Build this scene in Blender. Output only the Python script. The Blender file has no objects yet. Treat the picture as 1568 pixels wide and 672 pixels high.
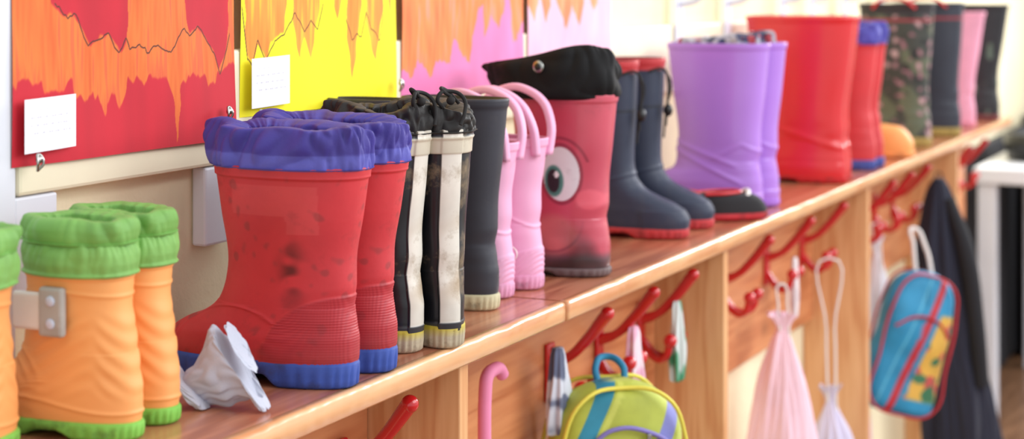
import bpy, math, random
import numpy as np
from mathutils import Vector, Matrix
S = 1.05          # shelf top height
pi = math.pi

def lin(c):
    c = np.clip(np.asarray(c, dtype=float), 0, 255)/255.0
    return np.where(c <= 0.04045, c/12.92, ((c+0.055)/1.055)**2.4)
def L4(c): 
    l = lin(c); return (float(l[0]), float(l[1]), float(l[2]), 1.0)
def sm(a, b, x): 
    t = np.clip((x-a)/(b-a), 0, 1); return t*t*(3-2*t)
def blend(c, k, col): return c*(1-k[:, None])+np.array(col, float)*k[:, None]

# ---------------------------------------------------------------- materials
def newmat(name):
    m = bpy.data.materials.new(name); m.use_nodes = True
    nt = m.node_tree; b = nt.nodes['Principled BSDF']
    return m, nt, b
def mapping(nt, scale, coord='Object'):
    tc = nt.nodes.new('ShaderNodeTexCoord'); mp = nt.nodes.new('ShaderNodeMapping')
    mp.inputs['Scale'].default_value = scale
    nt.links.new(tc.outputs[coord], mp.inputs['Vector']); return mp.outputs['Vector']
def noise(nt, vec, scale, detail=4, rough=.55):
    n = nt.nodes.new('ShaderNodeTexNoise'); n.inputs['Scale'].default_value = scale
    n.inputs['Detail'].default_value = detail; n.inputs['Roughness'].default_value = rough
    nt.links.new(vec, n.inputs['Vector']); return n.outputs['Fac']
def ramp(nt, fac, stops):
    r = nt.nodes.new('ShaderNodeValToRGB'); e = r.color_ramp.elements
    while len(e) < len(stops): e.new(.5)
    for el, (p, c) in zip(e, stops): el.position = p; el.color = c
    nt.links.new(fac, r.inputs['Fac']); return r.outputs['Color']
def mix(nt, fac, a, b, mode='MIX'):
    m = nt.nodes.new('ShaderNodeMix'); m.data_type = 'RGBA'; m.blend_type = mode
    for sock, v in ((m.inputs[0], fac), (m.inputs[6], a), (m.inputs[7], b)):
        if isinstance(v, (int, float)): sock.default_value = v
        elif isinstance(v, tuple): sock.default_value = v
        else: nt.links.new(v, sock)
    return m.outputs[2]
def bump(nt, b, h, strength, dist):
    bn = nt.nodes.new('ShaderNodeBump'); bn.inputs['Strength'].default_value = strength
    bn.inputs['Distance'].default_value = dist
    nt.links.new(h, bn.inputs['Height']); nt.links.new(bn.outputs['Normal'], b.inputs['Normal'])
W = (1, 1, 1, 1); K = (0, 0, 0, 1)
def mat(name, col=None, rough=.4, coat=0., dirt=None, dirt_amt=.5, dirt_lo=.52, bscale=60, bstr=.15, bdist=.001, var=.12, vscale=9, metal=0, spec=.5, sheen=0, dscale=14):
    m, nt, b = newmat(name)
    if col is None:
        a = nt.nodes.new('ShaderNodeAttribute'); a.attribute_name = 'Col'; base = a.outputs['Color']
    else:
        base = L4(col)
    v = mapping(nt, (1, 1, 1))
    n1 = noise(nt, v, vscale, 5)
    vr = ramp(nt, n1, [(.3, (1-var, 1-var, 1-var, 1)), (.7, (1+var*.4,)*3+(1,))])
    c = mix(nt, 1.0, base, vr, 'MULTIPLY')
    if dirt is not None:
        n2 = noise(nt, v, dscale, 8, .68)
        f = ramp(nt, n2, [(dirt_lo, K), (dirt_lo+.14, (dirt_amt,)*3+(1,))])
        c = mix(nt, f, c, L4(dirt))
        # scuffed areas are duller as well
        rr = ramp(nt, n2, [(dirt_lo-.08, (rough,)*3+(1,)), (dirt_lo+.1, (min(.9, rough+.25),)*3+(1,))])
        nt.links.new(rr, b.inputs['Roughness'])
    else:
        b.inputs['Roughness'].default_value = rough
    nt.links.new(c, b.inputs['Base Color'])
    b.inputs['Coat Weight'].default_value = coat; b.inputs['Coat Roughness'].default_value = .14
    b.inputs['Metallic'].default_value = metal
    b.inputs['Specular IOR Level'].default_value = spec
    b.inputs['Sheen Weight'].default_value = sheen
    if bstr > 0: bump(nt, b, noise(nt, v, bscale, 4), bstr, bdist)
    return m
def wood(name, light, dark, axis, rough=.35, coat=.3, knots=True, scale=1.0, off=0.):
    m, nt, b = newmat(name)
    sc = [11, 11, 11]; sc[axis] = .9
    tc = nt.nodes.new('ShaderNodeTexCoord'); mp = nt.nodes.new('ShaderNodeMapping')
    mp.inputs['Scale'].default_value = sc; mp.inputs['Location'].default_value = (off, off*.7, off*1.3)
    nt.links.new(tc.outputs['Object'], mp.inputs['Vector']); v = mp.outputs['Vector']
    n1 = noise(nt, v, 1.6*scale, 3)
    mm = nt.nodes.new('ShaderNodeMath'); mm.operation = 'MULTIPLY'; mm.inputs[1].default_value = 34
    nt.links.new(n1, mm.inputs[0])
    ms = nt.nodes.new('ShaderNodeMath'); ms.operation = 'SINE'; nt.links.new(mm.outputs[0], ms.inputs[0])
    mr = nt.nodes.new('ShaderNodeMapRange'); mr.inputs['From Min'].default_value = -1
    nt.links.new(ms.outputs[0], mr.inputs['Value'])
    c = ramp(nt, mr.outputs[0], [(0., L4(dark)), (.45, L4([(a*2+d)/3 for a, d in zip(light, dark)])), (1., L4(light))])
    n2 = noise(nt, v, 9*scale, 4)
    c = mix(nt, .35, c, ramp(nt, n2, [(.3, L4(dark)), (.7, L4(light))]))
    if knots:
        v2 = mapping(nt, tuple([5.5 if i != axis else 3.2 for i in range(3)]))
        vo = nt.nodes.new('ShaderNodeTexVoronoi'); vo.inputs['Scale'].default_value = 1.3
        nt.links.new(v2, vo.inputs['Vector'])
        f = ramp(nt, vo.outputs['Distance'], [(.05, W), (.12, (.25, .25, .25, 1)), (.17, K)])
        c = mix(nt, f, c, L4([x*.42 for x in dark]))
    nt.links.new(c, b.inputs['Base Color'])
    b.inputs['Roughness'].default_value = rough; b.inputs['Coat Weight'].default_value = coat
    b.inputs['Coat Roughness'].default_value = .18
    bump(nt, b, n2, .15, .001)
    return m

# ---------------------------------------------------------------- mesh helpers
def link(o): bpy.context.scene.collection.objects.link(o); return o
def empty(name, loc=(0, 0, 0), yaw=0, rot=None):
    e = bpy.data.objects.new(name, None); e.empty_display_size = .05
    e.location = loc; e.rotation_euler = rot if rot else (0, 0, yaw); return link(e)
def mesh(name, verts, faces, m, parent=None, smooth=True, cols=None, loc=None):
    me = bpy.data.meshes.new(name)
    me.from_pydata([tuple(map(float, v)) for v in verts], [], faces); me.update()
    for mm in (m if isinstance(m, list) else [m]): me.materials.append(mm)
    if smooth: me.polygons.foreach_set('use_smooth', [True]*len(me.polygons))
    if cols is not None:
        at = me.color_attributes.new('Col', 'FLOAT_COLOR', 'POINT')
        c = np.ones((len(verts), 4)); c[:, :3] = lin(cols); at.data.foreach_set('color', c.ravel())
    o = bpy.data.objects.new(name, me); link(o)
    if parent: o.parent = parent
    if loc: o.location = loc
    return o
def grid_faces(R, N, closed=True, base=0):
    f = []
    Mx = N if closed else N-1
    for i in range(R-1):
        a = base+i*N; b2 = a+N
        for j in range(Mx):
            k = (j+1) % N
            f.append((a+j, a+k, b2+k, b2+j))
    return f
def loft(rings, cap0=True, cap1=True):
    R, N, _ = rings.shape
    v = rings.reshape(-1, 3); f = grid_faces(R, N)
    if cap0:
        v = np.vstack([v, rings[0].mean(0)]); c = len(v)-1
        f += [(c, (j+1) % N, j) for j in range(N)]
    if cap1:
        v = np.vstack([v, rings[-1].mean(0)]); c = len(v)-1; b = (R-1)*N
        f += [(c, b+j, b+(j+1) % N) for j in range(N)]
    return v, f
def box(name, lo, hi, m, parent=None, bev=.002, seg=2, loc=None):
    lo = Vector(lo); hi = Vector(hi); c = (lo+hi)/2; d = (hi-lo)/2
    vs = [(d.x*x, d.y*y, d.z*z) for x in (-1, 1) for y in (-1, 1) for z in (-1, 1)]
    fs = [(0, 1, 3, 2), (4, 6, 7, 5), (0, 4, 5, 1), (2, 3, 7, 6), (0, 2, 6, 4), (1, 5, 7, 3)]
    o = mesh(name, vs, fs, m, parent, smooth=False); o.location = c
    if bev > 0:
        md = o.modifiers.new('bev', 'BEVEL'); md.width = bev; md.segments = seg; md.limit_method = 'NONE'
    return o
def tube(name, pts, r, m, parent=None, radii=None, cyclic=False, res=6):
    cu = bpy.data.curves.new(name, 'CURVE'); cu.dimensions = '3D'; cu.bevel_depth = r
    cu.bevel_resolution = 4; cu.use_fill_caps = True; cu.resolution_u = res
    sp = cu.splines.new('BEZIER'); sp.bezier_points.add(len(pts)-1)
    for i, p in enumerate(pts):
        bp = sp.bezier_points[i]; bp.co = p; bp.handle_left_type = bp.handle_right_type = 'AUTO'
        if radii: bp.radius = radii[i]
    sp.use_cyclic_u = cyclic
    cu.materials.append(m); o = bpy.data.objects.new(name, cu); link(o)
    if parent: o.parent = parent
    return o
def blob(name, c, r, m, parent=None, cols=None, n=24):
    th = np.linspace(0, 2*pi, n, endpoint=False); ph = np.linspace(-pi/2+.05, pi/2-.05, n//2+2)
    rings = np.array([[(c[0]+r[0]*math.cos(p)*math.cos(t), c[1]+r[1]*math.cos(p)*math.sin(t), c[2]+r[2]*math.sin(p)) for t in th] for p in ph])
    v, f = loft(rings); return mesh(name, v, f, m, parent)
def sn(P, seed, scale, n=10):
    r = np.random.RandomState(seed); out = 0
    for i in range(n):
        d = r.normal(size=3); k = scale*(0.6+1.6*r.rand()); d = d/np.linalg.norm(d)*k
        out = out+np.sin(P@d+r.rand()*6.28)
    return out/math.sqrt(n)
def catmull(Kk, n):
    Kk = np.array(Kk, float)
    d = np.sqrt(((Kk[1:, :3]-Kk[:-1, :3])**2).sum(1))+1e-5
    t = np.concatenate([[0], np.cumsum(d)]); tt = np.linspace(0, t[-1], n)
    out = np.zeros((n, Kk.shape[1]))
    m = np.zeros_like(Kk); dl = (Kk[1:]-Kk[:-1])/d[:, None]
    m[0] = dl[0]; m[-1] = dl[-1]
    for i in range(1, len(Kk)-1):
        a, b = dl[i-1], dl[i]
        m[i] = np.where(a*b > 0, 2*a*b/(a+b+1e-12), 0)
    for q, x in enumerate(tt):
        i = min(np.searchsorted(t, x, side='right')-1, len(Kk)-2)
        h = d[i]; u = (x-t[i])/h
        out[q] = (2*u**3-3*u**2+1)*Kk[i]+(u**3-2*u**2+u)*h*m[i]+(-2*u**3+3*u**2)*Kk[i+1]+(u**3-u**2)*h*m[i+1]
    return out
TH = np.linspace(0, 2*pi, 96, endpoint=False)
def ring(z, b, f, w, e=.82, foot=0, off=0, th=TH):
    c = (b+f)/2; a = (f-b)/2+off; ww = w+off
    cu, su = np.cos(th), np.sin(th)
    x = c+a*np.sign(cu)*np.abs(cu)**e
    y = ww*np.sign(su)*np.abs(su)**e*(1+foot*(.10*cu-.04))
    return np.stack([x, y, np.full_like(x, z)], 1)
def strap(name, pts, wid, thk, m, parent, nrm):
    P = catmull(pts, 48); T = np.gradient(P, axis=0); T /= np.linalg.norm(T, axis=1, keepdims=True)
    Nn = np.array(nrm, float); B = np.cross(T, Nn); B /= np.linalg.norm(B, axis=1, keepdims=True)
    th = np.linspace(0, 2*pi, 20, endpoint=False)
    R = np.array([p+np.outer(np.sign(np.cos(th))*np.abs(np.cos(th))**.6*wid/2, Nn)+np.outer(np.sign(np.sin(th))*np.abs(np.sin(th))**.6*thk/2, b) for p, b in zip(P, B)])
    v, f = loft(R); return mesh(name, v, f, m, parent)

# ---------------------------------------------------------------- boot builder
def boot(name, s, Y, yaw, H=.22, T=.085, Tm=.065, w=.042, back=.07, front=.14, toeh=.055, wt=1.12,
         m=None, paint=None, disp=None, sole=None, sole_t=.018, sole_paint=None, inner=(40, 35, 35), cuff=None, rim=.0016,
         lean=0., slope=0., lug=True, n=110, N=96, arch=.009, wob=.0005):
    root = empty(name, (s, Y, S+.0005), math.radians(yaw))
    th = np.linspace(0, 2*pi, N, endpoint=False)
    zb = sole_t*.75
    t1 = zb+toeh
    Ks = [(zb, -back, front, w, 1.), (zb+.3*toeh, -back-.002, front+.003, w*1.05, 1.), (zb+.6*toeh, -back-.002, front-.003, w*1.05, 1),
          (zb+.86*toeh, -back, front-.02, w*1.0, .9), (t1+.004, -back+.002, front-.045, w*.95, .6),
          (t1+.016, -back+.004, (front-.045)*.45+Tm*.55, w*.92, .3), (t1+.038, -(back*.4+Tm*.6), Tm+.003, w*.92, .1),
          (t1+.06, -Tm, Tm, w*.95, 0), ((t1+.06+H)/2, -(T+Tm)/2, (T+Tm)/2, w*(1+wt)/2, 0), (H, -T, T, w*wt, 0)]
    prof = catmull(Ks, n)
    rings = []
    for p in prof:
        z, b, f, ww, ft = p; k = max(0, (z-t1)/(H-t1))
        r = ring(z, b+lean*k, f+lean*k, ww, .80 if ft > .3 else .86, ft, 0, th)
        rings.append(r)
    rings = np.array(rings)
    d = np.roll(rings, -1, 1)-np.roll(rings, 1, 1)
    nr = np.stack([d[..., 1], -d[..., 0], np.zeros_like(d[..., 0])], -1); nr /= np.linalg.norm(nr, axis=-1, keepdims=True)+1e-9
    if slope: rings[..., 2] += slope*rings[..., 0]*np.clip((rings[..., 2]-H*.6)/(H*.4), 0, 1)
    if rim:
        k = np.clip((rings[..., 2:3]-(H-.011))/.002, 0, 1); rings = rings+nr*k*rim
    if disp is not None:
        dd = disp(rings[..., 0], rings[..., 1], rings[..., 2]); rings = rings+nr*dd[..., None]
    rings = rings+nr*(sn(rings.reshape(-1, 3), sum(map(ord, name)) % 97+int(s*100), 18).reshape(n, -1)*wob)[..., None]
    top = rings[-1]; nrt = nr[-1]
    ins = [top-nrt*.001+[0, 0, .001], top-nrt*.003+[0, 0, .0012], top-nrt*.004]
    for q in (.9, .75, .5, .3): 
        idx = int(n*.5+(n-1-n*.5)*q); ins.append(rings[idx]-nr[idx]*.0045)
    allr = np.concatenate([rings, np.array(ins)], 0)
    v, f = loft(allr)
    if paint is not None: 
        c = paint(v[:, 0], v[:, 1], v[:, 2]).astype(float)
    else: c = np.tile(np.array([128, 128, 128.]), (len(v), 1))
    ni = (n+2)*N; c[ni:len(v)-2] = inner; c[-1] = inner
    mesh('upper', v, f, m, root, cols=c)
    if sole is not None:
        b, ff = -back, front
        T2 = np.linspace(0, 2*pi, 192, endpoint=False)
        def ar(x): return arch*sm(0, 1, np.clip(1.3-np.abs((x-(front-back)*.32)/.022), 0, 1))
        seq = [(0, -.012), (0, -.001), (.0025, .0025), (sole_t*.3, .003), (sole_t*.5, .0035), (sole_t*.85, .0035), (sole_t, .002), (sole_t, -.004)]
        rr = []
        for (z, o) in seq:
            r = ring(z, b, ff, w, .80, 1, o, T2)
            if z < sole_t*.35: r[:, 2] += ar(r[:, 0])*(1 if z < .004 else .4)
            if lug and z < sole_t*.7 and z > 0:
                r[:, :2] += (np.sin(T2*34) > .2)[:, None]*np.stack([np.cos(T2), np.sin(T2)], 1)*-.0016
            rr.append(r)
        v, f = loft(np.array(rr), True, True)
        sc = np.tile(np.array(sole, float), (len(v), 1))
        if sole_paint: sc = sole_paint(v[:, 0], v[:, 1], v[:, 2], sc)
        mesh('sole', v, f, M['sole'], root, cols=sc)
    if cuff:
        cuff_mesh(root, H, T, w*wt, lean, **cuff)
    return root
def cuff_mesh(root, H, T, w, lean, h=.05, bulge=.01, wr=.004, gather=.02, m=None, col=(30, 30, 30), seed=1, paint=None, k=1.0, low=.012, front=0, tilt=0, zw=.006, fine=.5, peak=0):
    seq = [(-low, .002, .2), (-low+.002, .005, .3), (-low*.4, .7*bulge, .5), (.2*h, bulge, .8), (.45*h, bulge, 1), (.7*h, .75*bulge, 1.1), (.88*h, .35*bulge, 1.2), (.97*h, -.2*bulge, 1.3), (h, -.3*gather-.002, 1.4), (.97*h, -.6*gather, 1.4), (.85*h, -gather, 1.2), (.5*h, -gather*1.1, 1), (-.01, -gather*1.1-.003, .6)]
    q = catmull(seq, 70); th = np.linspace(0, 2*pi, 240, endpoint=False); R = []
    for z, o, a in q:
        r = ring(H+z, -T+lean, T+lean+front*max(0, z)/h, w, .9, 0, o, th)
        P = np.stack([np.cos(th)*3.2*k, np.sin(th)*3.2*k, np.full_like(th, z*38)], 1)
        d = np.abs(sn(P, seed, 1.7, 8))*1.6-.9+fine*(np.abs(sn(P*[1, 1, .7], seed+7, 4.6, 8))*1.5-.9)
        r[:, 0] += np.cos(th)*d*wr*a; r[:, 1] += np.sin(th)*d*wr*a
        kz = max(0, z/h)
        r[:, 2] += zw*kz*sn(P*.5, seed+3, 1.6, 6)+tilt*r[:, 0]*kz+peak*kz*np.exp(-((r[:, 0]-T*.75)/.03)**2)
        R.append(r)
    v, f = loft(np.array(R), False, False)
    c = np.tile(np.array(col, float), (len(v), 1))
    if paint: c = paint(v[:, 0], v[:, 1], v[:, 2], c)
    mesh('fabric_cuff', v, f, m or M['fabric'], root, cols=c)

M = {}
M['rubber'] = mat('rubber_matte', None, .5, .0, dirt=(120, 110, 104), dirt_amt=.15, dirt_lo=.56, var=.15, bstr=.12)
M['rubber_dirty'] = mat('rubber_dirty', None, .5, .0, dirt=(112, 48, 46), dirt_amt=.45, dirt_lo=.54, var=.2, bstr=.2, bscale=120, dscale=12)
M['gloss'] = mat('rubber_glossy', None, .26, .35, var=.06, bstr=.05, vscale=5)
M['gloss_dirty'] = mat('rubber_glossy_scuffed', None, .3, .3, dirt=(110, 60, 66), dirt_amt=.35, dirt_lo=.55, var=.15, bstr=.1, vscale=8)
M['blackrub'] = mat('black_rubber', None, .36, .08, dirt=(150, 128, 98), dirt_amt=.7, dirt_lo=.52, var=.25, dscale=17)
M['sole'] = mat('sole_rubber', None, .65, 0, dirt=(60, 50, 45), dirt_amt=.55, dirt_lo=.53, var=.2, bstr=.3, dscale=22)
M['eva'] = mat('foam_rubber', None, .55, .0, dirt=(180, 104, 66), dirt_amt=.3, dirt_lo=.6, var=.08, bstr=.12, dscale=12)
M['fabric'] = mat('nylon_fabric', None, .6, 0, var=.22, bscale=350, bstr=.25, sheen=.04, vscale=20)
M['blackfab'] = mat('black_nylon', None, .75, 0, var=.2, bscale=350, bstr=.25, vscale=20, spec=.25)
M['cloth'] = mat('cotton_cloth', None, .85, 0, var=.12, bscale=500, bstr=.3, sheen=.1)
M['paper'] = mat('painted_paper', None, .75, 0, var=.06, bscale=200, bstr=.1)
M['wall'] = mat('cream_plaster', (243, 231, 196), .85, bscale=45, bstr=.5, bdist=.004, var=.08, vscale=4)
M['white'] = mat('white_paint', (228, 230, 240), .4, var=.04)
M['cream'] = mat('cream_paint', (245, 235, 206), .45, var=.05, bscale=20)
M['red_plastic'] = mat('red_plastic', (204, 24, 32), .22, .5, var=.05, bstr=0)
M['metal'] = mat('clip_metal', (170, 170, 165), .25, metal=1, bstr=0)
M['blackp'] = mat('black_plastic', (18, 18, 20), .35, bstr=0)
M['cord_b'] = mat('black_cord', (25, 22, 22), .8)
M['cord_w'] = mat('white_cord', (232, 226, 222), .8)
M['greyclip'] = mat('grey_plastic', (182, 180, 174), .5, dirt=(130, 120, 108), dirt_amt=.4)
M['whitep'] = mat('white_plastic', (242, 238, 230), .35)
M['dot'] = mat('rivet_plastic', (204, 212, 230), .3)
M['pinkp'] = mat('pink_foam', (240, 176, 210), .5)
M['shelf'] = wood('varnished_shelf_wood', (206, 138, 104), (160, 92, 66), 0, .28, .5, knots=False, off=3)
M['edge'] = wood('varnished_edge_wood', (236, 184, 134), (210, 140, 92), 0, .3, .45, knots=False, off=8)
M['pine'] = wood('pine_panel', (234, 184, 132), (210, 146, 94), 2, .45, .2, off=1)
M['hookwood'] = wood('hook_rail_wood', (218, 146, 98), (186, 108, 66), 0, .4, .25, off=5)
M['dark'] = mat('dark_curtain_cloth', (26, 26, 32), .8)
M['floor'] = wood('floor_wood', (150, 110, 80), (110, 75, 50), 0, .4, .3, knots=False)

# ---------------------------------------------------------------- room
WY = 1.15
box('floor', (-2, -2.5, -.05), (9.5, WY+.3, 0), M['floor'], bev=0)
box('wall_back', (-2, WY, 0), (9.5, WY+.12, 2.7), M['wall'], bev=0)
box('wall_right', (9.38, -2.5, 0), (9.5, WY, 2.7), M['wall'], bev=0)
box('wall_ledge', (-.6, 1.03, 0), (5.47, WY-.001, S-.024), M['wall'], bev=0)

def shelf(name, x0, x1, dz=0.):
    e = empty(name, ((x0+x1)/2, 1.0, S+dz))
    h = (x1-x0)/2
    box('board', (-h, -.118, -.0235), (h, WY-1.0-.002, 0), M['shelf'], e, bev=.0)
    prof = [(-.1182, -.026), (-.127, -.026), (-.1295, -.0235), (-.130, -.013), (-.1298, -.005), (-.1285, -.0018), (-.1255, -.0003), (-.1182, 0)]
    n = int((x1-x0)*140); R = []
    for i in range(n):
        x = -h+2*h*i/(n-1); P = np.array([[x, 0, 0]])
        a = float(sn(P, 5, 30, 8)[0])*.0008+float(sn(P, 6, 130, 8)[0])*.0005
        R.append([(x, y-a*(1 if k in (2, 3, 4, 5) else 0), z-abs(a)*(1 if k in (5, 6) else 0)) for k, (y, z) in enumerate(prof)])
    v, f = loft(np.array(R)); mesh('nosing', v, f, M['edge'], e)
    return e
shelf('wooden_shelf', -.5, 1.990)
shelf('wooden_shelf', 1.999, 5.47, -.0005)
e = empty('shelf_joint_bracket', (1.97, .99, S-.0265))
vs = [(-.075, -.095, 0), (.03, -.095, 0), (.03, .03, 0), (-.075, .03, 0), (-.06, -.085, -.012), (.014, -.085, -.014), (.014, .03, -.03), (-.06, .03, -.03)]
mesh('block', vs, [(0, 3, 2, 1), (4, 5, 6, 7), (0, 1, 5, 4), (1, 2, 6, 5), (2, 3, 7, 6), (3, 0, 4, 7)], M['hookwood'], e, smooth=False)

for i, x in enumerate((.76, 1.747, 2.70, 3.685, 4.70)):
    box('wooden_divider', (x-.022, .886, .0), (x, 1.029, S-.0265), M['pine'], bev=.002)
b = [.1, .76, 1.747, 2.70, 3.685, 4.70, 5.46]
for i in range(6):
    box('hook_rail_board', (b[i]+.001, 1.006, S-.326), (b[i+1]-.023, 1.029, S-.088), M['hookwood'], bev=.003)

box('trim_rail', (1.27, WY-.022, S+.20), (5.6, WY-.001, S+.33), M['cream'], bev=.004)
box('window_frame_post', (.6, WY-.022, S+.001), (1.267, WY-.001, 2.6), M['white'], bev=.004)
box('trim_1', (1.268, WY-.018, S+.1), (1.33, WY-.001, S+.199), M['white'], bev=.003)
box('trim_2', (1.575, WY-.02, S+.11), (1.628, WY-.001, S+.199), M['white'], bev=.003)
for x in (3.12, 3.42, 3.83, 4.08, 4.4, 4.8, 5.2):
    e = empty('white_coat_hook', (x, WY-.023, S+.33))
    box('plate', (-.020, -.006, -.09), (.020, .0, .09), M['white'], e, bev=.003)
    tube('prong', [(0, 0, -.05), (0, -.03, -.07), (0, -.055, -.05), (0, -.06, -.02)], .007, M['white'], e)
    tube('upper_prong', [(0, 0, .04), (0, -.04, .05), (0, -.065, .08)], .007, M['white'], e)

# ---------------------------------------------------------------- posters
def interp_noise(u, seed, k, amp):
    r = np.random.RandomState(seed); xs = np.linspace(0, 1, k+1); ys = (r.rand(k+1)-.5)*2*amp
    return np.interp(u, xs, ys)
def prof_pts(pts, s0, s1, z0):
    """measured outline points on the sheet -> (u, height)"""
    out = []
    for x, y in pts:
        Z = 3224/(2020-x); s = (Z-.4805)/.903; h = .4-(y+17)*Z/2600
        out.append(((s-s0)/(s1-s0), h-z0 if y > 0 else .20))
    return out
def poster(name, s0, s1, z0, hh, bg, fg, low, up, seed, label=None, line=None, clips=(), curl=0., nx=400, nz=260, hvis=.18, fray=1.):
    w = s1-s0; e = empty(name, (s0, 1.1265, S+z0))
    low = prof_pts(low, s0, s1, z0); up = prof_pts(up, s0, s1, z0) if up else [(0, .3), (1, .3)]
    u = np.linspace(0, 1, nx)
    v = np.concatenate([np.linspace(0, hvis, nz), np.linspace(hvis, hh, 12)[1:]])
    U, V = np.meshgrid(u, v)
    X = U*w; Z = V
    Yv = -.004*np.sin(U*pi*1.0)-.006*curl*(U**3)*(1-V/hh)+.0012*np.sin(U*9+V*20+seed)
    verts = np.stack([X, Yv, Z], -1).reshape(-1, 3)
    P = np.stack([U*26, V*22, U*0], -1).reshape(-1, 3)
    st = sn(P, seed, 2.0, 14).reshape(U.shape); P2 = np.stack([U*80, V*22, U*0], -1).reshape(-1, 3)
    st2 = sn(P2, seed+9, 2.5, 14).reshape(U.shape)
    # hand painted outlines : smooth base curve, wandering with height, brushed ends
    uf = np.linspace(0, 1, 1200); kk = np.hanning(15); kk /= kk.sum()
    def smooth(pts, extra):
        y = np.interp(uf, [p[0] for p in pts], [p[1] for p in pts])+extra
        return np.convolve(np.pad(y, 7, mode='edge'), kk, 'valid')
    wobf = (interp_noise(uf, seed+1, 55, .006)+interp_noise(uf, seed+2, 120, .004))*fray
    lf = smooth(low, wobf); hf = smooth(up, .4*wobf)
    Uw = np.clip(U+.004*np.sin(V*70+seed)+.003*np.sin(V*170+seed*2+U*14)+.0015*st, 0, 1)
    lo = np.interp(Uw, uf, lf)+.0012*st2*fray; hi = np.interp(Uw, uf, hf)
    edge = .002
    k = sm(-edge, edge, Z-lo)*sm(-edge, edge, hi-Z)
    thin = 1-.30*sm(.4, 1.5, st*.6+st2*.9)-.18*sm(.3, 1.2, -st2+st)*sm(.03, .0, Z-lo)
    k = np.clip(k*thin, 0, 1)
    base = np.array(bg, float)*(1+.02*st[..., None]); F = np.array(fg, float)+st[..., None]*np.array([3, 8, 4])+st2[..., None]*np.array([3, 7, 4])
    C = base*(1-k[..., None])+F*k[..., None]
    if line:
        for (pts, amp, sd) in line:
            pts = prof_pts(pts, s0, s1, z0)
            ly = np.interp(U, [p[0] for p in pts], [p[1] for p in pts])+interp_noise(U, sd, 50, amp)+interp_noise(U, sd+1, 120, amp*.4)
            g = np.abs(np.gradient(ly, u, axis=1))/w
            on = sm(.0011, .0004, np.abs(Z-ly)/np.sqrt(1+g*g))*((U > pts[0][0]) & (U < pts[-1][0]))
            C = C*(1-on[..., None])+np.array([84, 40, 30.])*on[..., None]
    mesh('sheet', verts, grid_faces(len(v), nx, False), M['paper'], e, cols=C.reshape(-1, 3))
    if label:
        lx, lz, lw, lh = label
        n = 90; uu, vv = np.meshgrid(np.linspace(0, 1, n), np.linspace(0, 1, n))
        vt = np.stack([lx+uu*lw, -.0105-.001*np.sin(uu*3)+0*uu, lz+vv*lh+uu*.002], -1).reshape(-1, 3)
        rows = (np.abs((vv*7) % 1-.5) < .07) & (vv > .25) & (vv < .92) & (uu > .12) & (uu < .88) & (np.sin(uu*47+np.floor(vv*7)*5)+np.sin(uu*111) > .1)
        cc = np.where(rows[..., None], np.array([196, 192, 206.]), np.array([242, 240, 248.]))
        mesh('label_paper', vt, grid_faces(n, n, False), M['paper'], e, cols=cc.reshape(-1, 3))
    for (cx, cz) in clips:
        tube('hanging_clip', [(cx, -.014, cz-.008), (cx+.004, -.018, cz), (cx, -.015, cz+.008), (cx-.004, -.018, cz), (cx, -.014, cz-.008)], .0013, M['metal'], e)
        blob('clip_head', (cx, -.016, cz+.003), (.004, .003, .004), M['metal'], e)
    return e
poster('red_flame_painting', 1.258, 1.622, .229, .28, (200, 28, 48), (228, 116, 48),
       [(30, 138), (50, 125), (70, 130), (95, 142), (110, 128), (130, 150), (148, 140), (160, 165), (168, 180), (176, 150), (188, 160), (200, 122), (225, 128), (240, 112), (258, 122), (266, 150), (271, 222), (278, 130), (300, 112), (330, 130), (345, 105), (365, 95)],
       [(30, 0), (82, 0), (84, 2), (92, 12), (110, 26), (122, 22), (140, 68), (155, 57), (170, 54), (185, 80), (195, 58), (199, 2), (201, 0), (284, 0), (286, 2), (290, 52), (305, 40), (318, 62), (330, 82), (338, 110), (345, 87), (352, 60), (357, 2), (358, 0)], 3,
       label=(.006, .013, .074, .052), line=[([(90, 4), (110, 26), (122, 22), (140, 68), (155, 57), (170, 54), (185, 80), (195, 60), (201, 76), (215, 66), (226, 82), (236, 68), (250, 74), (262, 82), (272, 58), (284, 40), (292, 52), (305, 40), (318, 62), (330, 82), (339, 112), (347, 86), (356, 50)], .003, 31)],
       clips=[(.02, .004), (.335, .03)], curl=1, fray=.9)
ylow = [(376, 0), (380, 20), (384, 84), (392, 92), (400, 66), (410, 90), (420, 62), (430, 56), (438, 48), (442, 6), (443, 0), (450, 0), (452, 30), (462, 90), (470, 55), (480, 92), (488, 45), (493, 6), (494, 0), (512, 0), (514, 10), (519, 32), (524, 10), (526, 0), (531, 0), (533, 30), (542, 124), (549, 80), (554, 20), (556, 0), (561, 0), (563, 30), (570, 58), (578, 94), (586, 45), (591, 5), (592, 0), (597, 0), (602, 26), (607, 0), (613, 0)]
poster('yellow_flame_painting', 1.638, 2.005, .251, .28, (253, 240, 28), (238, 148, 56), ylow, None, 8, label=(.008, .010, .080, .058), fray=.35,
       line=[([(376, 10), (385, 92), (392, 98), (399, 64), (411, 96), (424, 62), (438, 52), (448, 34), (456, 20), (470, 50), (480, 30), (490, 45), (498, 8)], .002, 71), ([(532, 30), (542, 60), (549, 50), (556, 56), (563, 20), (570, 40), (585, 62), (592, 20)], .002, 75)], clips=[(.02, .000), (.352, .02)])
poster('pink_flame_painting', 2.02, 2.412, .251, .28, (236, 130, 184), (238, 138, 76),
       [(622, 104), (632, 118), (640, 100), (650, 92), (660, 122), (670, 90), (690, 96), (700, 60), (712, 82), (722, 100), (728, 50), (735, 8), (740, 8), (745, 60), (755, 20), (765, 46), (772, 20), (776, 4), (777, 0), (784, 0), (785, 10), (790, 64), (800, 50), (808, 30)], None, 15, fray=.8)
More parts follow.
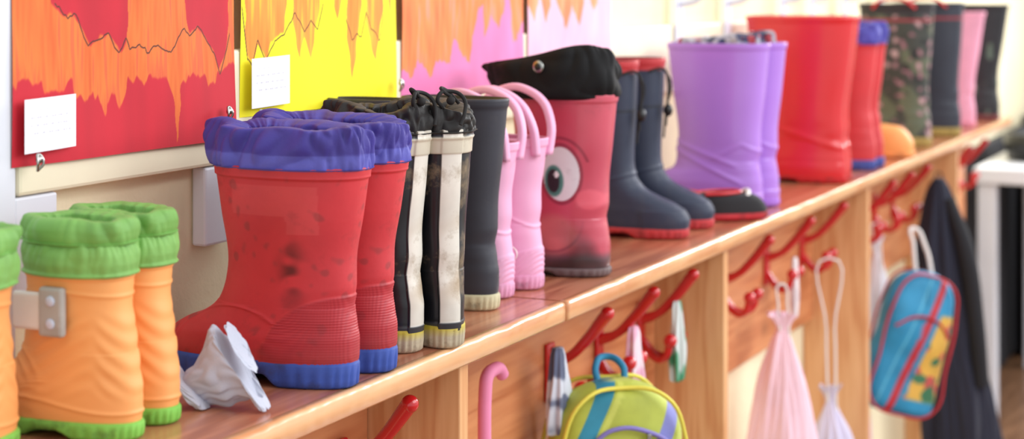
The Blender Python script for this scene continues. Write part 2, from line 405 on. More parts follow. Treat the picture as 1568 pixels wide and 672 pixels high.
poster('light_pink_flame_painting', 2.426, 2.78, .251, .28, (245, 190, 214), (240, 150, 98),
       [(813, 8), (822, 32), (829, 4), (830, 0), (833, 4), (840, 36), (847, 4), (848, 0), (856, 4), (870, 44), (877, 8), (888, 40), (895, 4), (896, 0), (904, 0), (906, 4), (911, 18), (919, 4), (920, 0), (943, 0)], None, 22, fray=.4)

# ---------------------------------------------------------------- boots
def flat(c): return lambda x, y, z: np.tile(np.array(c, float), (len(x), 1))
def orange_disp(x, y, z):
    reg = sm(.03, .05, z)*sm(.118, .10, z)
    d = .0007*np.sin((z*1.0+x*.55)*420)*reg*sm(.045, .02, x)*sm(-.035, -.02, x)
    d = d+.0006*np.sin((z-x*.9)*380)*reg*sm(-.03, -.042, x)
    d = d+.0012*np.exp(-((z-.132+.1*np.abs(x))/.0016)**2)+.0014*np.exp(-((z-.030-.006*np.sin(x*30))/.0016)**2)
    for rr in (.024, .034, .044): d = d+.0012*np.exp(-((np.hypot(x-.065, z-.035)-rr)/.0018)**2)
    return d
for (s, Y, yaw) in ((1.217, 1.010, 92), (1.283, 1.014, 84), (1.098, 1.045, 175)):
    r = boot('orange_rain_boot', s, Y, yaw, H=.152, T=.052, Tm=.051, w=.0305, back=.062, front=.110, toeh=.048, wt=1.1, m=M['eva'], n=160, N=140, wob=.0003,
             paint=flat((253, 174, 102)), disp=orange_disp, sole=(134, 204, 84), sole_t=.016, inner=(90, 150, 60))
    cuff_mesh(r, .152, .052, .0335, 0, h=.024, bulge=.005, wr=.0014, gather=.004, m=M['fabric'], col=(132, 184, 94), seed=3, k=1.0, zw=.001, low=.008, fine=.8)
    cuff_mesh(r, .176, .052, .0335, 0, h=.019, bulge=.0045, wr=.0018, gather=.012, m=M['fabric'], col=(124, 178, 86), seed=6, k=1.1, low=.004, zw=.0015, fine=.8)
    if yaw == 92:
        e = empty('strap_clip', (0, 0, 0)); e.parent = r
        box('clip_plate', (-.010, .031, .092), (.016, .0395, .136), M['greyclip'], e, bev=.003)
        box('clip_tab', (.014, .029, .096), (.048, .0365, .130), M['whitep'], e, bev=.0035, seg=3)
        for zz in (.104, .124): blob('rivet', (.002, .040, zz), (.0048, .002, .0048), M['dot'], e)
def hp(x): return .018+.074*np.sqrt(np.clip(1-((x+.073)/.088)**2, 0, 1))
def red_disp(x, y, z):
    inside = sm(-.0012, .0012, hp(x)-z)*(x < .015)
    tex = .0003*np.sin((x+z)*1150)*np.sin((x-z)*1150)
    d = inside*(.0014+tex)
    return d+.0009*np.exp(-((z-.210)/.001)**2)+.0012*np.exp(-((np.hypot(x-.05, (z-.02)*1.3)-.075)/.0016)**2)*(z < .1)*(x > 0)
def red_paint(x, y, z):
    c = np.tile(np.array([206., 50, 58]), (len(x), 1))
    k = ((x > -.052) & (x < .048) & (z > .172) & (z < .203) & (y > 0)).astype(float); k2 = ((x > -.052) & (x < -.018) & (z > .155) & (z < .203) & (y > 0)).astype(float)
    c = blend(c, .45*np.maximum(k, k2), [222, 86, 86])
    P = np.stack([x, y, z], 1); q = np.clip(sn(P, 4, 190, 14)*.7+sn(P, 5, 60, 8)*.6+.1, 0, 1)*np.exp(-((x+.022)/.012)**2-((z-.118)/.030)**2)
    c = c*(1-.5*q[:, None])
    sp = sm(1.0, 2.0, sn(P, 44, 260, 14)+.6*sn(P, 45, 60, 8))*.4; c = blend(c, sp, [120, 50, 50])
    tx = .5+.5*np.sin((x+z)*1150)*np.sin((x-z)*1150)
    c = blend(c, (.35+.4*tx)*sm(-.0012, .0012, hp(x)-z)*(x < .015), [170, 38, 52])
    c = blend(c, .3*sm(.05, .02, z), [140, 62, 52])
    return c
def blue_hem(x, y, z, c):
    P = np.stack([x, y, z], 1)
    return blend(c, sm(.2345, .2330, z+.0006*sn(P, 3, 60, 6)), [90, 88, 180])
for k2, (s, Y, yaw) in enumerate(((1.472, .949, 91), (1.552, .949, 89))):
    boot('red_rain_boot', s, Y, yaw, H=.220, T=.086, Tm=.071, w=.040, back=.072, front=.143, toeh=.044, m=M['rubber_dirty'], n=240, N=240,
         paint=red_paint, disp=red_disp, sole=(56, 84, 170), sole_t=.026, arch=.014,
         cuff=dict(h=.040, bulge=.004, wr=.0034, gather=.026, col=(66, 54, 148), seed=11+k2, paint=blue_hem, low=.002, zw=.0035, k=1.3, fine=.9, peak=.006))
def stripe_paint(x, y, z):
    c = np.tile(np.array([24., 26, 32]), (len(x), 1))
    P = np.stack([x, y, z], 1)
    k = sm(.0125, .0115, np.abs(y))*(x < 0); c = blend(c, k, [232, 226, 214])
    st = k*np.clip(sn(P, 14, 70, 10)*.7+.15, 0, 1)*np.exp(-((z-.10)/.035)**2); c = blend(c, .85*st, [150, 112, 74])
    c = blend(c, sm(.2165, .2175, z)*sm(.2365, .2355, z), [206, 196, 176])
    c = blend(c, sm(.015, .013, np.abs(x))*(y > 0)*sm(.115, .116, z)*sm(.124, .123, z), [214, 200, 40])
    c = blend(c, sm(.030, .029, z), [54, 56, 62])
    return c
def stripe_disp(x, y, z):
    return .0016*sm(.013, .0115, np.abs(y))*(x < 0)+.0013*sm(.2165, .2175, z)*sm(.2365, .2355, z)+.0012*sm(.030, .029, z)
def cream_sole(x, y, z, c):
    return blend(c, sm(.018, .019, z), [196, 176, 60])
for i, (s, Y, yaw) in enumerate(((1.652, .952, 80), (1.712, .914, 48))):
    r = boot('black_striped_rain_boot', s, Y, yaw, H=.243, T=.066, Tm=.054, w=.034, back=.056, front=.118, toeh=.05, wt=1.15, m=M['blackrub'], n=220, N=260,
             paint=stripe_paint, disp=stripe_disp, sole=(190, 176, 150), sole_t=.026, sole_paint=cream_sole,
             cuff=dict(h=.032, bulge=.003, wr=.003, gather=.02, col=(30, 26, 25), seed=21+i, low=.004, fine=.9))
    tube('drawcord', [(-.06, .01, .268), (-.066, .018, .28), (-.06, .0, .286), (-.068, -.012, .278), (-.075, -.01, .262), (-.078, -.004, .25)], .0022, M['cord_b'], r)
    tube('drawcord_loop', [(-.058, -.01, .272), (-.05, .0, .285), (-.062, .012, .288), (-.06, .0, .28)], .002, M['cord_b'], r)
    blob('cord_knot', (-.064, .002, .276), (.005, .005, .005), M['cord_b'], r)
boot('charcoal_rain_boot', 1.908, .987, 84, H=.262, T=.074, Tm=.060, w=.033, back=.060, front=.115, toeh=.05, wt=1.1, m=M['rubber'],
     paint=flat((50, 50, 60)), sole=(206, 196, 160), sole_t=.02)
boot('charcoal_rain_boot', 1.838, 1.068, 88, H=.262, T=.06, Tm=.05, w=.028, back=.050, front=.075, toeh=.05, wt=1.05, m=M['rubber'],
     paint=flat((50, 50, 60)), sole=(206, 196, 160), sole_t=.02)
def pink_disp(x, y, z):
    d = .0014*np.clip((.055-z-.3*(x+.05))/.003, 0, 1)*(z > .012)
    tex = .0005*np.sin(x*900+z*900)*(z < .05)
    ank = .0014*np.exp(-((z-.11+.5*np.abs(x))/.002)**2)
    return d+tex+ank
for i, (s, Y) in enumerate(((1.990, 1.004), (2.066, .996))):
    r = boot('pink_handled_rain_boot', s, Y, 84, H=.200, T=.066, Tm=.056, w=.034, back=.058, front=.115, toeh=.055, wt=1.0, m=M['eva'],
             paint=flat((240, 176, 210)), disp=pink_disp, sole=(232, 164, 198), sole_t=.02, inner=(200, 120, 160), n=180, N=160)
    for sd in (-1, 1):
        pts = [(-.062, sd*.016, .178), (-.063, sd*.022, .205), (-.053, sd*.028, .238), (-.030, sd*.031, .258), (-.0, sd*.032, .266), (.030, sd*.031, .258), (.053, sd*.028, .238), (.063, sd*.022, .205), (.062, sd*.016, .178)]
        strap('handle_loop', pts, .012, .0105, M['pinkp'], r, (0, 1, 0))
    blob('heel_badge', (-.035, .034, .05), (.009, .004, .008), M['pinkp'], r)
    tube('heel_badge_ring', [(-.035+.010*math.cos(a), .0375, .05+.009*math.sin(a)) for a in np.linspace(0, 2*pi, 9)[:-1]], .001, M['whitep'], r, cyclic=True)
def face_paint(x, y, z):
    P = np.stack([x, y, z], 1)
    c = np.tile(np.array([194., 60, 84]), (len(x), 1))
    c = blend(c, .5*sm(-.2, 1.2, sn(P, 19, 26, 8)), [214, 98, 112])
    def E(cx, cz, rx, rz): return np.hypot((x-cx)/rx, (z-cz)/rz)
    f = (y > -.02)*1.
    def put(c, k, col): return blend(c, f*k, col)
    c = put(c, sm(1.04, .98, E(-.012, .143, .031, .043)), [150, 40, 62])
    c = put(c, sm(1.02, .97, E(-.012, .143, .027, .038)), [226, 222, 226])
    c = put(c, sm(1.05, .85, E(-.002, .133, .015, .023)), [66, 130, 118])
    c = put(c, sm(1.05, .85, E(-.001, .133, .010, .017)), [18, 20, 26])
    c = put(c, sm(1.1, .85, E(-.006, .142, .0035, .005)), [245, 245, 245])
    arc = np.hypot(x+.012, (z-.143)*.8)
    c = put(c, .7*sm(.0026, .0012, np.abs(arc-.040))*(z > .16), [140, 34, 56])
    c = put(c, sm(1.15, .75, E(-.050, .108, .018, .015)), [226, 94, 112])
    c = put(c, .55*sm(1.25, .75, E(-.0, .056, .034, .030)), [206, 128, 112])
    c = put(c, .5*sm(.07, .02, np.abs(E(-.0, .080, .042, .045)-1))*(z < .078)*sm(-.05, -.02, x), [120, 40, 60])
    c = blend(c, .85*sm(.038, .022, z), [84, 66, 70])
    q = np.clip(sn(P, 9, 60, 10)*.6+.3, 0, 1)*sm(.09, .02, z)
    return c*(1-.5*q[:, None])
r = boot('cartoon_face_rain_boot', 2.195, .962, 90, H=.252, T=.078, Tm=.066, w=.042, back=.066, front=.13, toeh=.055, wt=1.1, m=M['gloss_dirty'], n=260, N=260,
         paint=face_paint, sole=(110, 92, 92), sole_t=.012)
cuff_mesh(r, .252, .08, .05, .010, h=.056, bulge=.010, wr=.0034, gather=.010, m=M['blackfab'], col=(17, 16, 18), seed=33, k=.6, low=.006, zw=.010, tilt=-.10, front=.034)
blob('grommet', (.012, .062, .292), (.0085, .003, .0085), M['metal'], r); blob('grommet_hole', (.012, .064, .292), (.0052, .0025, .0052), M['blackp'], r)
def navy_paint(x, y, z):
    c = np.tile(np.array([40., 48, 70]), (len(x), 1)); c = blend(c, sm(.262, .2635, z), [186, 46, 52]); return blend(c, sm(.2, .201, z)*sm(.204, .203, z), [24, 28, 40])
for i, (s, Y) in enumerate(((2.57, 1.045), (2.695, 1.045))):
    r = boot('navy_rain_boot', s, Y, -84, H=.282, T=.052, Tm=.042, w=.036, back=.046, front=.128, toeh=.048, wt=1.12, m=M['rubber'],
             paint=navy_paint, sole=(190, 54, 58), sole_t=.016, lean=-.006, n=160, N=140,
             disp=lambda x, y, z: .0015*np.exp(-((z-.09-.25*x)/.002)**2)*(x < .05)+.0016*((z < .045) & (x > .06)))
    tube('drawcord', [(.03, -.035, .262), (.05, -.02, .265), (.056, -.01, .24), (.054, -.012, .20), (.052, -.012, .17)], .0022, M['cord_b'], r)
    tube('drawcord_end', [(.05, -.012, .265), (.058, .0, .24), (.052, -.006, .2), (.05, -.018, .15)], .0018, M['cord_b'], r)
    blob('cord_lock', (.056, -.012, .196), (.008, .008, .011), M['blackp'], r)
def purple_disp(x, y, z):
    g = lambda q, s_: np.exp(-(q/s_)**2)
    d = .0018*g(z-.095-.35*x, .004)*sm(-.05, -.03, x)+.002*g(z-.072-.45*x, .004)*sm(-.06, -.04, x)
    return d+.0014*g(z-.12+.5*np.abs(x+.05), .004)*(x < 0)+.0015*sm(.032, .029, z)
for i, (s, Y) in enumerate(((2.96, .987), (3.034, .978))):
    r = boot('purple_rain_boot', s, Y, 90, H=.300, T=.096, Tm=.077, w=.041, back=.077, front=.132, toeh=.06, wt=1.1, m=M['gloss'], n=180, N=160,
             paint=flat((180, 126, 222)), disp=purple_disp, sole=(172, 118, 214), sole_t=.014, inner=(110, 70, 150), lean=.003)
    cuff_mesh(r, .288, .074, .034, 0, h=.026, bulge=.003, wr=.005, gather=.03, m=M['cloth'], col=(168, 164, 176), seed=44+i, low=.03, zw=.004, tilt=-.05,
              paint=lambda x, y, z, c: blend(blend(c, sm(.2, .4, sn(np.stack([x, y, z], 1), 3, 130, 10)), [44, 52, 90]), sm(.9, 1., sn(np.stack([x, y, z], 1), 8, 140, 10)), [180, 70, 80]))
for i, (s, Y) in enumerate(((3.452, .976), (3.525, .986))):
    boot('tall_red_rain_boot', s, Y, 90, H=.342, T=.116, Tm=.092, w=.039, back=.095, front=.15, toeh=.06, wt=1.1, m=M['gloss'],
         paint=flat((214, 32, 38)), sole=(196, 20, 24), sole_t=.014, inner=(120, 10, 15), disp=lambda x, y, z: .002*np.exp(-((z-.1-.3*x)/.005)**2)+.0015*sm(.042, .038, z))
for i, s in enumerate((3.735, 3.810)):
    boot('red_rain_boot', s, .965, 90, H=.28, T=.084, Tm=.068, w=.038, back=.078, front=.14, toeh=.055, m=M['rubber'], paint=flat((208, 52, 58)),
         sole=(64, 80, 154), sole_t=.022, cuff=dict(h=.043, bulge=.004, wr=.003, gather=.02, col=(68, 62, 160), seed=51+i, low=.004))
def camo(x, y, z):
    P = np.stack([x, y, z], 1); a = sn(P, 61, 70, 10); b = sn(P, 62, 120, 10); d = sn(P, 63, 160, 10)
    c = np.tile(np.array([58., 62, 56]), (len(x), 1)); c = blend(c, sm(.1, .4, a), [92, 100, 78]); c = blend(c, sm(.7, .9, b), [34, 36, 34]); c = blend(c, sm(.6, .9, d)*.8, [168, 112, 126]); c = blend(c, sm(1.2, 1.5, d)*.8, [206, 180, 176])
    c = blend(c, sm(.333, .335, z), [40, 36, 40]); return blend(c, sm(.317, .318, z)*sm(.324, .323, z), [150, 50, 60])
def camo2(x, y, z):
    c = camo(x, y, z); c = blend(c, sm(.002, -.002, x), [46, 50, 64]); return blend(c, sm(.317, .318, z)*sm(.324, .323, z), [150, 50, 60])
for i, (s, Y, pf) in enumerate(((4.34, .975, camo), (4.68, .965, camo2))):
    r = boot('floral_rain_boot', s, Y, 90, H=.362, T=.095, Tm=.08, w=.045, back=.085, front=.12, toeh=.06, wt=1.1, m=M['rubber'], paint=pf, sole=(176, 150, 80), sole_t=.024, rim=.002, n=160, N=140)
    tube('pull_strap', [(-.06, .052, .35), (-.03, .056, .372), (.0, .056, .375), (.03, .056, .37), (.05, .052, .35)], .004, M['red_plastic'], r)
boot('light_pink_rain_boot', 5.0, .978, 90, H=.332, T=.09, Tm=.075, w=.045, back=.08, front=.12, toeh=.06, wt=1.1, m=M['rubber'], paint=flat((242, 164, 190)), sole=(226, 140, 160), lean=-.02)
boot('black_patterned_rain_boot', 5.30, .97, 90, H=.352, T=.11, Tm=.085, w=.05, back=.09, front=.12, toeh=.06, wt=1.1, m=M['rubber'], lean=-.01,
     paint=lambda x, y, z: blend(np.tile(np.array([28., 28, 34]), (len(x), 1)), sm(.8, 1.1, sn(np.stack([x, y, z], 1), 71, 90, 10)), [90, 110, 96]), sole=(120, 60, 60))

# ---------------------------------------------------------------- small footwear
def clog(name, s, Y, yaw, L, w, h, col, m, sole, hole=True):
    r = empty(name, (s, Y, S+.0005), math.radians(yaw)); R = []
    for z, b, f, ww in catmull([(.008, -.5*L, .5*L, w), (.35*h, -.5*L, .5*L, w*1.05), (.7*h, -.48*L, .44*L, w), (.95*h, -.47*L, .3*L, w*.8), (h, -.45*L, .15*L, w*.6)], 30):
        R.append(ring(z, b, f, ww, .8, 1))
    R = np.array(R)
    t = R[-1].copy(); c = t.mean(0)
    for k, dz in ((.9, .001), (.82, -.002), (.8, -.03*h/.075)):
        q = c+(t-c)*k; q[:, 2] = t[:, 2]+dz; R = np.concatenate([R, q[None]], 0)
    v, f = loft(R); cols = np.tile(np.array(col, float), (len(v), 1)); cols[33*96:] = (40, 30, 30)
    mesh('upper', v, f, m, r, cols=cols)
    rr = np.array([ring(z, -.5*L, .5*L, w, .8, 1, o) for z, o in ((0, -.004), (.002, .002), (.012, .003), (.013, -.003))])
    v, f = loft(rr); mesh('sole', v, f, M['sole'], r, cols=np.tile(np.array(sole, float), (len(v), 1)))
    return r
clog('orange_clog', 4.05, .955, -88, .17, .042, .075, (240, 160, 90), M['eva'], (236, 150, 84))
r = clog('black_red_slipper', 2.832, .925, -48, .13, .032, .045, (30, 28, 32), M['cloth'], (186, 34, 44))
tube('slipper_trim', [(-.055, .018, .046), (-.01, .022, .047), (.018, 0, .048), (-.01, -.022, .047), (-.055, -.018, .046)], .003, M['red_plastic'], r)
tube('slipper_bow', [(.02, .022, .038), (.03, .008, .047), (.03, -.008, .047), (.02, -.022, .038)], .004, M['whitep'], r)
r = clog('black_red_slipper', 2.80, 1.01, -75, .12, .03, .05, (190, 40, 50), M['cloth'], (150, 30, 38))
# grey sock : crumpled cloth
r = empty('grey_sock', (1.346, .948, S+.001), math.radians(8)); th = np.linspace(0, 2*pi, 120, endpoint=False)
r.scale = (.86, .86, .86)
def sock_part(nm, path, seed, col, hq=.13):
    R = []
    pa = catmull(path, 70)
    for i, (a, yy, zz, rx, rz) in enumerate(pa):
        P = np.stack([np.cos(th)*2, np.sin(th)*2, np.full_like(th, i*.07)], 1)
        d = 1+hq*sn(P, seed, 1.6, 8)+.09*np.abs(sn(P, seed+3, 3.2, 8))
        R.append(np.stack([a+rx*np.cos(th)*d, yy+rz*.75*np.sin(th)*d, np.maximum(zz+rz*np.sin(th)*d*.9, .0008)], 1))
    v, f = loft(np.array(R)); mesh(nm, v, f, M['cloth'], r, cols=np.tile(np.array(col, float), (len(v), 1)))
sock_part('knit_leg', [(-.004, -.046, .012, .010, .012), (-.002, -.034, .034, .016, .032), (0, -.018, .050, .018, .038), (0, -.004, .040, .019, .030), (0, .008, .028, .020, .024), (0, .020, .024, .020, .020), (0, .032, .020, .015, .016), (0, .04, .014, .008, .010)], 81, (190, 194, 210))
sock_part('toe_fold', [(-.012, .018, .012, .014, .011), (-.014, .034, .020, .018, .018), (-.012, .046, .034, .013, .022), (-.01, .054, .046, .008, .016)], 85, (198, 202, 218))
sock_part('cuff_fold', [(-.008, -.036, .056, .012, .014), (-.004, -.026, .070, .014, .016), (.004, -.014, .080, .012, .012)], 88, (196, 200, 216))

# ---------------------------------------------------------------- red hooks
def hook(s, dz=0, low=True):
    r = empty('red_coat_hook', (s, 1.0055, S-.15+dz))
    box('plate', (-.013, -.007, -.045), (.013, 0, .04), M['red_plastic'], r, bev=.003, seg=3)
    tube('upper_prong', [(0, -.004, .01), (0, -.03, .02), (0, -.06, .048), (0, -.092, .088)], .0085, M['red_plastic'], r, radii=[1.1, .8, .95, 1.15])
    blob('upper_tip', (0, -.093, .089), (.0102, .0102, .0102), M['red_plastic'], r)
    for sd in (-1, 1):
        tube('lower_prong', [(0, -.004, -.02), (sd*.010, -.03, -.048), (sd*.02, -.052, -.045), (sd*.024, -.062, -.02)], .006, M['red_plastic'], r)
        blob('lower_ball', (sd*.024, -.063, -.016), (.011, .011, .011), M['red_plastic'], r)
    blob('screw', (0, -.008, .03), (.004, .002, .004), M['metal'], r)
for s in (1.30, 1.655, 2.235, 2.42, 2.60, 3.02, 3.30, 3.56, 4.02, 4.22, 4.42, 5.0, 5.25): hook(s)

# ---------------------------------------------------------------- bags
M['pipe_y'] = mat('yellow_piping', (226, 214, 80), .6); M['pipe_r'] = mat('red_piping', (190, 40, 50), .6); M['blue_str'] = mat('blue_strap', (40, 130, 170), .7)
M['pinkstr'] = mat('pink_strap', (236, 140, 180), .6); M['pipe_p'] = mat('purple_zip', (130, 120, 190), .6)
def pack(name, s, Y, ztop, w, d, h, yaw, tilt, paint, piping, seed):
    r = empty(name, (s, Y, S+ztop), rot=(0, math.radians(tilt), math.radians(yaw))); R = []
    th = np.linspace(0, 2*pi, 360, endpoint=False)
    for z, wx, wy in catmull([(-h, .5*w, .32*d), (-h+.006, .82*w, .75*d), (-h*.93, .95*w, .95*d), (-h*.6, w, d), (-h*.3, .97*w, .95*d), (-h*.12, .82*w, .8*d), (-h*.035, .55*w, .6*d), (0, .25*w, .3*d)], 200):
        R.append(ring(z, -wx/2, wx/2, wy/2, .7, 0, 0, th))
    R = np.array(R); P = R.reshape(-1, 3)
    R = R+(sn(P, seed, 30, 8)*.0026+sn(P, seed+2, 70, 8)*.0010).reshape(R.shape[0], -1)[..., None]*np.sign(R)*[1, 1, 0]
    v, f = loft(R); mesh('body', v, f, M['fabric'], r, cols=paint(v[:, 0], v[:, 1], v[:, 2]))
    for yy in (-d*.44, d*.44):
        pts = [(-w*.30, yy, -.01-h*.02), (0, yy*.7, -.004), (w*.30, yy, -.01-h*.02), (w*.44, yy, -h*.25), (w*.465, yy, -h*.6), (w*.42, yy, -h*.93), (0, yy, -h*.985), (-w*.42, yy, -h*.93), (-w*.465, yy, -h*.6), (-w*.44, yy, -h*.25)]
        tube('piping', pts, .003, piping, r, cyclic=True)
    return r
def gp(x, y, z):
    c = np.tile(np.array([182., 192, 72]), (len(x), 1)); q = x-z*.55
    def band(c, a, b_, col): return blend(c, sm(a, a+.0015, q)*sm(b_, b_-.0015, q), col)
    c = band(c, -.030, -.004, [40, 138, 166]); c = band(c, -.002, .008, [206, 214, 96]); c = band(c, .085, .112, [126, 128, 196]); c = band(c, .118, .135, [206, 216, 106])
    E = lambda cx, cz, rx, rz: np.hypot((x-cx)/rx, (z-cz)/rz)
    f = (y < 0)*1.
    c = blend(c, f*sm(1.03, .97, E(.030, -.125, .042, .036)), [96, 60, 50]); c = blend(c, f*sm(1.03, .97, E(.030, -.13, .028, .028)), [240, 180, 140])
    c = blend(c, f*sm(1.1, .9, E(.021, -.125, .004, .005)), [40, 30, 40]); c = blend(c, f*sm(1.1, .9, E(.039, -.125, .004, .005)), [40, 30, 40])
    return blend(c, sm(-.2, -.205, z), [70, 80, 140])
r = pack('green_backpack', 2.222, .896, -.150, .20, .115, .30, -52, 0, gp, M['pipe_y'], 5)
tube('carry_loop', [(-.02, .02, -.005), (-.02, .03, .012), (0, .05, .022), (.02, .03, .012), (.02, .02, -.005)], .005, M['blue_str'], r)
tube('zip_line', [(-.05, -.0575, -.075), (-.02, -.0605, -.055), (.03, -.0605, -.06), (.07, -.054, -.09), (.08, -.050, -.2)], .0032, M['pipe_p'], r)
box('zip_pull', (.028, -.066, -.085), (.034, -.060, -.062), M['metal'], r, bev=.001)
def bp(x, y, z):
    c = np.tile(np.array([40., 144, 190]), (len(x), 1)); q = x-z*.22
    P = np.stack([x, y, z], 1)
    k0 = sm(.058, .06, q)*sm(-.08, -.09, z)*sm(-.29, -.28, z)
    c = blend(c, k0, [222, 176, 76]); c = blend(c, k0*sm(.4, .7, sn(P, 90, 70, 8)), [200, 84, 80]); c = blend(c, k0*sm(.8, 1., sn(P, 91, 80, 8)), [60, 120, 84])
    c = blend(c, sm(.030, .032, q)*sm(.048, .046, q), [196, 44, 58]); return blend(c, sm(.004, .005, q)*sm(.010, .009, q), [90, 180, 214])
r = pack('blue_backpack', 3.93, .812, -.25, .17, .10, .33, -60, 14, bp, M['pipe_r'], 6)
tube('carry_loop', [(-.02, .02, -.008), (-.03, .05, .05), (-.03, .08, .085), (0, .05, .05), (.02, .02, -.008)], .005, M['cord_w'], r)
tube('pocket_zip', [(-.06, -.047, -.13), (-.02, -.052, -.10), (.03, -.052, -.10), (.07, -.04, -.13)], .003, M['pipe_r'], r)

def cloth_bag(name, s, Y, ztop, w, d, h, col, seed, hookz=-.16, yaw=0):
    r = empty(name, (s, Y, S+ztop), math.radians(yaw)); R = []
    th = np.linspace(0, 2*pi, 180, endpoint=False)
    for z, a, b, k in catmull([(.03, .16*w, .18*d, 1.6), (.012, .09*w, .12*d, 1.2), (0, .07*w, .09*d, 1.0), (-.02, .11*w, .16*d, 1.1), (-.3*h, .28*w, .36*d, 1.), (-.6*h, .42*w, .48*d, .8), (-.9*h, .5*w, .5*d, .5), (-.98*h, .46*w, .42*d, .3), (-h, .3*w, .2*d, .2)], 120):
        P = np.stack([np.cos(th)*3, np.sin(th)*3, np.full_like(th, z*4)], 1)
        dd = 1+.15*k*sn(P, seed, 2.2, 8)+.07*k*np.abs(sn(P, seed+4, 5, 8))
        R.append(np.stack([a*np.cos(th)*dd, b*np.sin(th)*dd, np.full_like(th, z)+.004*sn(P, seed+1, 1.5, 5)*k], 1))
    v, f = loft(np.array(R), False, True); mesh('cloth', v, f, M['cloth'], r, cols=np.tile(np.array(col, float), (len(v), 1)))
    top = hookz-ztop
    tube('cord', [(-.008, -.01, .0), (-.009, 0, top*.5), (0, .012, top), (.009, .0, top*.5), (.010, -.008, 0), (.012, -.012, -.05)], .0026, M['cord_w'], r)
    return r
cloth_bag('pink_drawstring_bag', 3.15, .925, -.25, .165, .10, .36, (246, 208, 222), 7, hookz=-.165, yaw=-60)
cloth_bag('lavender_drawstring_bag', 3.50, .925, -.462, .12, .09, .25, (216, 210, 234), 9, hookz=-.165, yaw=-60)
cloth_bag('pink_drawstring_bag', 3.79, .962, -.34, .10, .05, .32, (246, 200, 218), 12, hookz=-.165, yaw=-60)
cloth_bag('white_drawstring_bag', 4.06, .962, -.23, .10, .05, .3, (232, 228, 234), 14, hookz=-.165, yaw=-60)
r = empty('pink_umbrella', (1.93, .95, S-.085))
tube('crook_handle', [(.040, 0, -.012), (.03, 0, -.002), (.012, 0, .0), (-.004, 0, -.004), (-.01, 0, -.02), (-.01, 0, -.2)], .0085, M['pinkstr'], r)
R = np.array([ring(z, -.01-a, -.01+a, a, 1) for z, a in ((-.19, .006), (-.22, .018), (-.35, .024), (-.5, .016), (-.62, .005))]); v, f = loft(R)
mesh('folded_canopy', v, f, M['cloth'], r, cols=np.tile(np.array([240., 160, 195]), (len(v), 1)))
def scarf(s, Yp, zt, w, h, col, col2, seed):
    r = empty('hanging_scarf', (s, Yp, S+zt)); R = []
    th = np.linspace(0, 2*pi, 90, endpoint=False)
    for z, a, k in catmull([(.0, .25*w, 1, ), (-.01, .35*w, 1), (-.3*h, .4*w, 1.1), (-.7*h, .5*w, 1.2), (-.97*h, .45*w, 1.2), (-h, .3*w, 1)], 60):
        P = np.stack([np.cos(th)*3, np.sin(th)*3, np.full_like(th, z*14)], 1); dd = 1+.22*k*sn(P, seed, 2, 8)
        R.append(np.stack([a*np.cos(th)*dd, a*.6*np.sin(th)*dd, np.full_like(th, z)], 1))
    v, f = loft(np.array(R)); c = np.tile(np.array(col, float), (len(v), 1)); c = blend(c, sm(.0, .5, sn(v, seed+2, 90, 9)), col2)
    mesh('cloth', v, f, M['cloth'], r, cols=c)
scarf(2.165, .958, -.10, .045, .12, (96, 104, 130), (206, 210, 222), 3)
scarf(2.42, .945, -.115, .04, .11, (236, 180, 206), (244, 220, 230), 5)
scarf(2.60, .940, -.105, .035, .13, (214, 222, 220), (70, 150, 110), 6)
scarf(2.86, .97, -.12, .025, .11, (60, 120, 190), (220, 226, 236), 7)
scarf(3.30, .945, -.135, .025, .12, (236, 228, 230), (214, 200, 206), 8)
# dark jacket
r = empty('dark_jacket', (4.40, .880, S-.085), math.radians(-70)); R = []
th = np.linspace(0, 2*pi, 180, endpoint=False)
for z, a, b, k in catmull([(.0, .010, .016, .6), (-.02, .020, .024, .8), (-.08, .036, .032, 1), (-.18, .055, .04, 1.1), (-.4, .068, .045, 1.2), (-.62, .080, .05, 1.3), (-.7, .08, .048, 1.3), (-.71, .06, .03, 1.)], 120):
    P = np.stack([np.cos(th)*3, np.sin(th)*3, np.full_like(th, z*3)], 1); dd = 1+.16*k*sn(P, 17, 2.0, 8)+.1*np.abs(sn(P, 19, 4.5, 8))
    R.append(np.stack([a*np.cos(th)*dd+.08*abs(z)**1.2, b*np.sin(th)*dd, np.full_like(th, z)], 1))
v, f = loft(np.array(R)); mesh('body', v, f, M['cloth'], r, cols=np.tile(np.array([34., 36, 54]), (len(v), 1)))
tube('sleeve', [(.02, -.02, -.05), (.06, -.035, -.18), (.085, -.04, -.35), (.10, -.04, -.52)], .024, M['dark'], r, radii=[.7, 1, .9, .8])
tube('hanger_loop', [(-.012, 0, -.01), (0, .01, .015), (.012, 0, -.01)], .002, M['cord_b'], r)
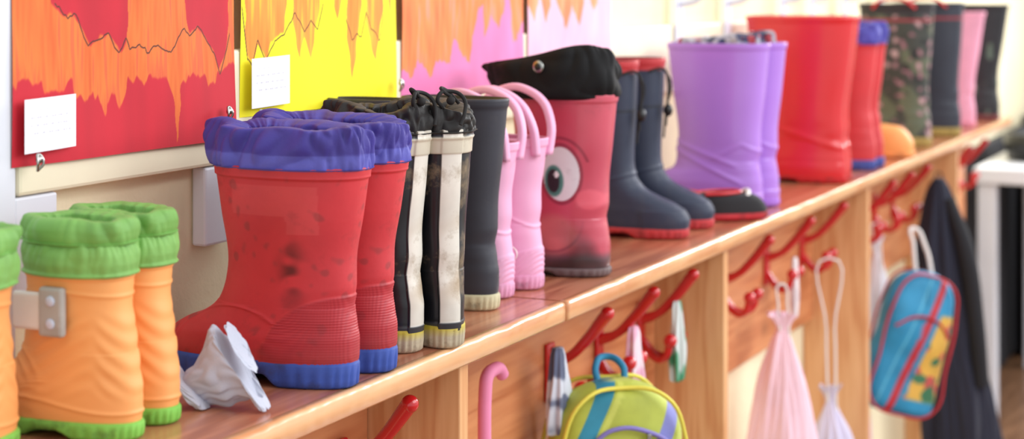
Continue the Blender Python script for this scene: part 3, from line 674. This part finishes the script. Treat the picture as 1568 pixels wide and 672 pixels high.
# far end
r = empty('white_table', (6.2, .86, 0))
box('table_top', (-.5, -.30, .81), (.6, .17, .862), M['white'], r, bev=.006)
for lx in (-.45, .53):
    for ly in (-.25, .13): box('leg', (lx-.03, ly-.03, .0), (lx+.03, ly+.03, .81), M['white'], r, bev=.005)
box('dark_curtain', (5.55, 1.08, .02), (7.8, 1.12, S-.16), M['dark'], bev=.01)
r = empty('dark_cabinet', (7.3, .68, 0))
box('carcass', (-.4, -.5, .0), (.4, .38, .95), M['dark'], r, bev=.006)
box('door_left', (-.412, -.495, .05), (-.401, -.06, .93), M['blackp'], r, bev=.002); box('door_right', (-.412, -.055, .05), (-.401, .375, .93), M['blackp'], r, bev=.002)
R = np.array([ring(z, -a, a, a*.6, .7) for z, a in ((0, .2), (.05, .22), (.09, .225), (.092, .21), (.02, .19))]); v, f = loft(R)
mesh('dark_basket', v, f, M['blackp'], None, loc=(6.15, .86, .8625))

# ---------------------------------------------------------------- light
w = bpy.data.worlds.new('world'); bpy.context.scene.world = w; w.use_nodes = True
w.node_tree.nodes['Background'].inputs[0].default_value = (.95, .975, 1, 1); w.node_tree.nodes['Background'].inputs[1].default_value = 1.1
def area(name, loc, tgt, size, e, col=(1, 1, 1)):
    l = bpy.data.lights.new(name, 'AREA'); l.shape = 'RECTANGLE'; l.size, l.size_y = size; l.energy = e; l.color = col
    o = bpy.data.objects.new(name, l); link(o); o.location = loc
    o.rotation_euler = (Vector(tgt)-Vector(loc)).to_track_quat('-Z', 'Y').to_euler()
area('window_daylight', (2.6, -1.6, 2.5), (2.6, 1.0, 1.1), (3.2, 1.6), 68, (.96, .98, 1))
area('far_window_daylight', (6.8, -.6, 2.5), (4.0, 1.0, 1.0), (1.6, 1.4), 125, (.98, .99, 1))

# ---------------------------------------------------------------- camera
cam = bpy.data.cameras.new('camera'); co = bpy.data.objects.new('camera', cam); link(co)
cam.sensor_width = 36; cam.lens = 59.69; cam.shift_y = -.2251; cam.clip_start = .02
th = math.radians(25.426)
co.location = (0, 0, S+.4); fw = Vector((math.cos(th), math.sin(th), 0))
co.rotation_euler = fw.to_track_quat('-Z', 'Y').to_euler()
cam.dof.use_dof = True; cam.dof.focus_distance = 1.85; cam.dof.aperture_fstop = 4.2
bpy.context.scene.camera = co
bpy.context.scene.view_settings.view_transform = 'Standard'
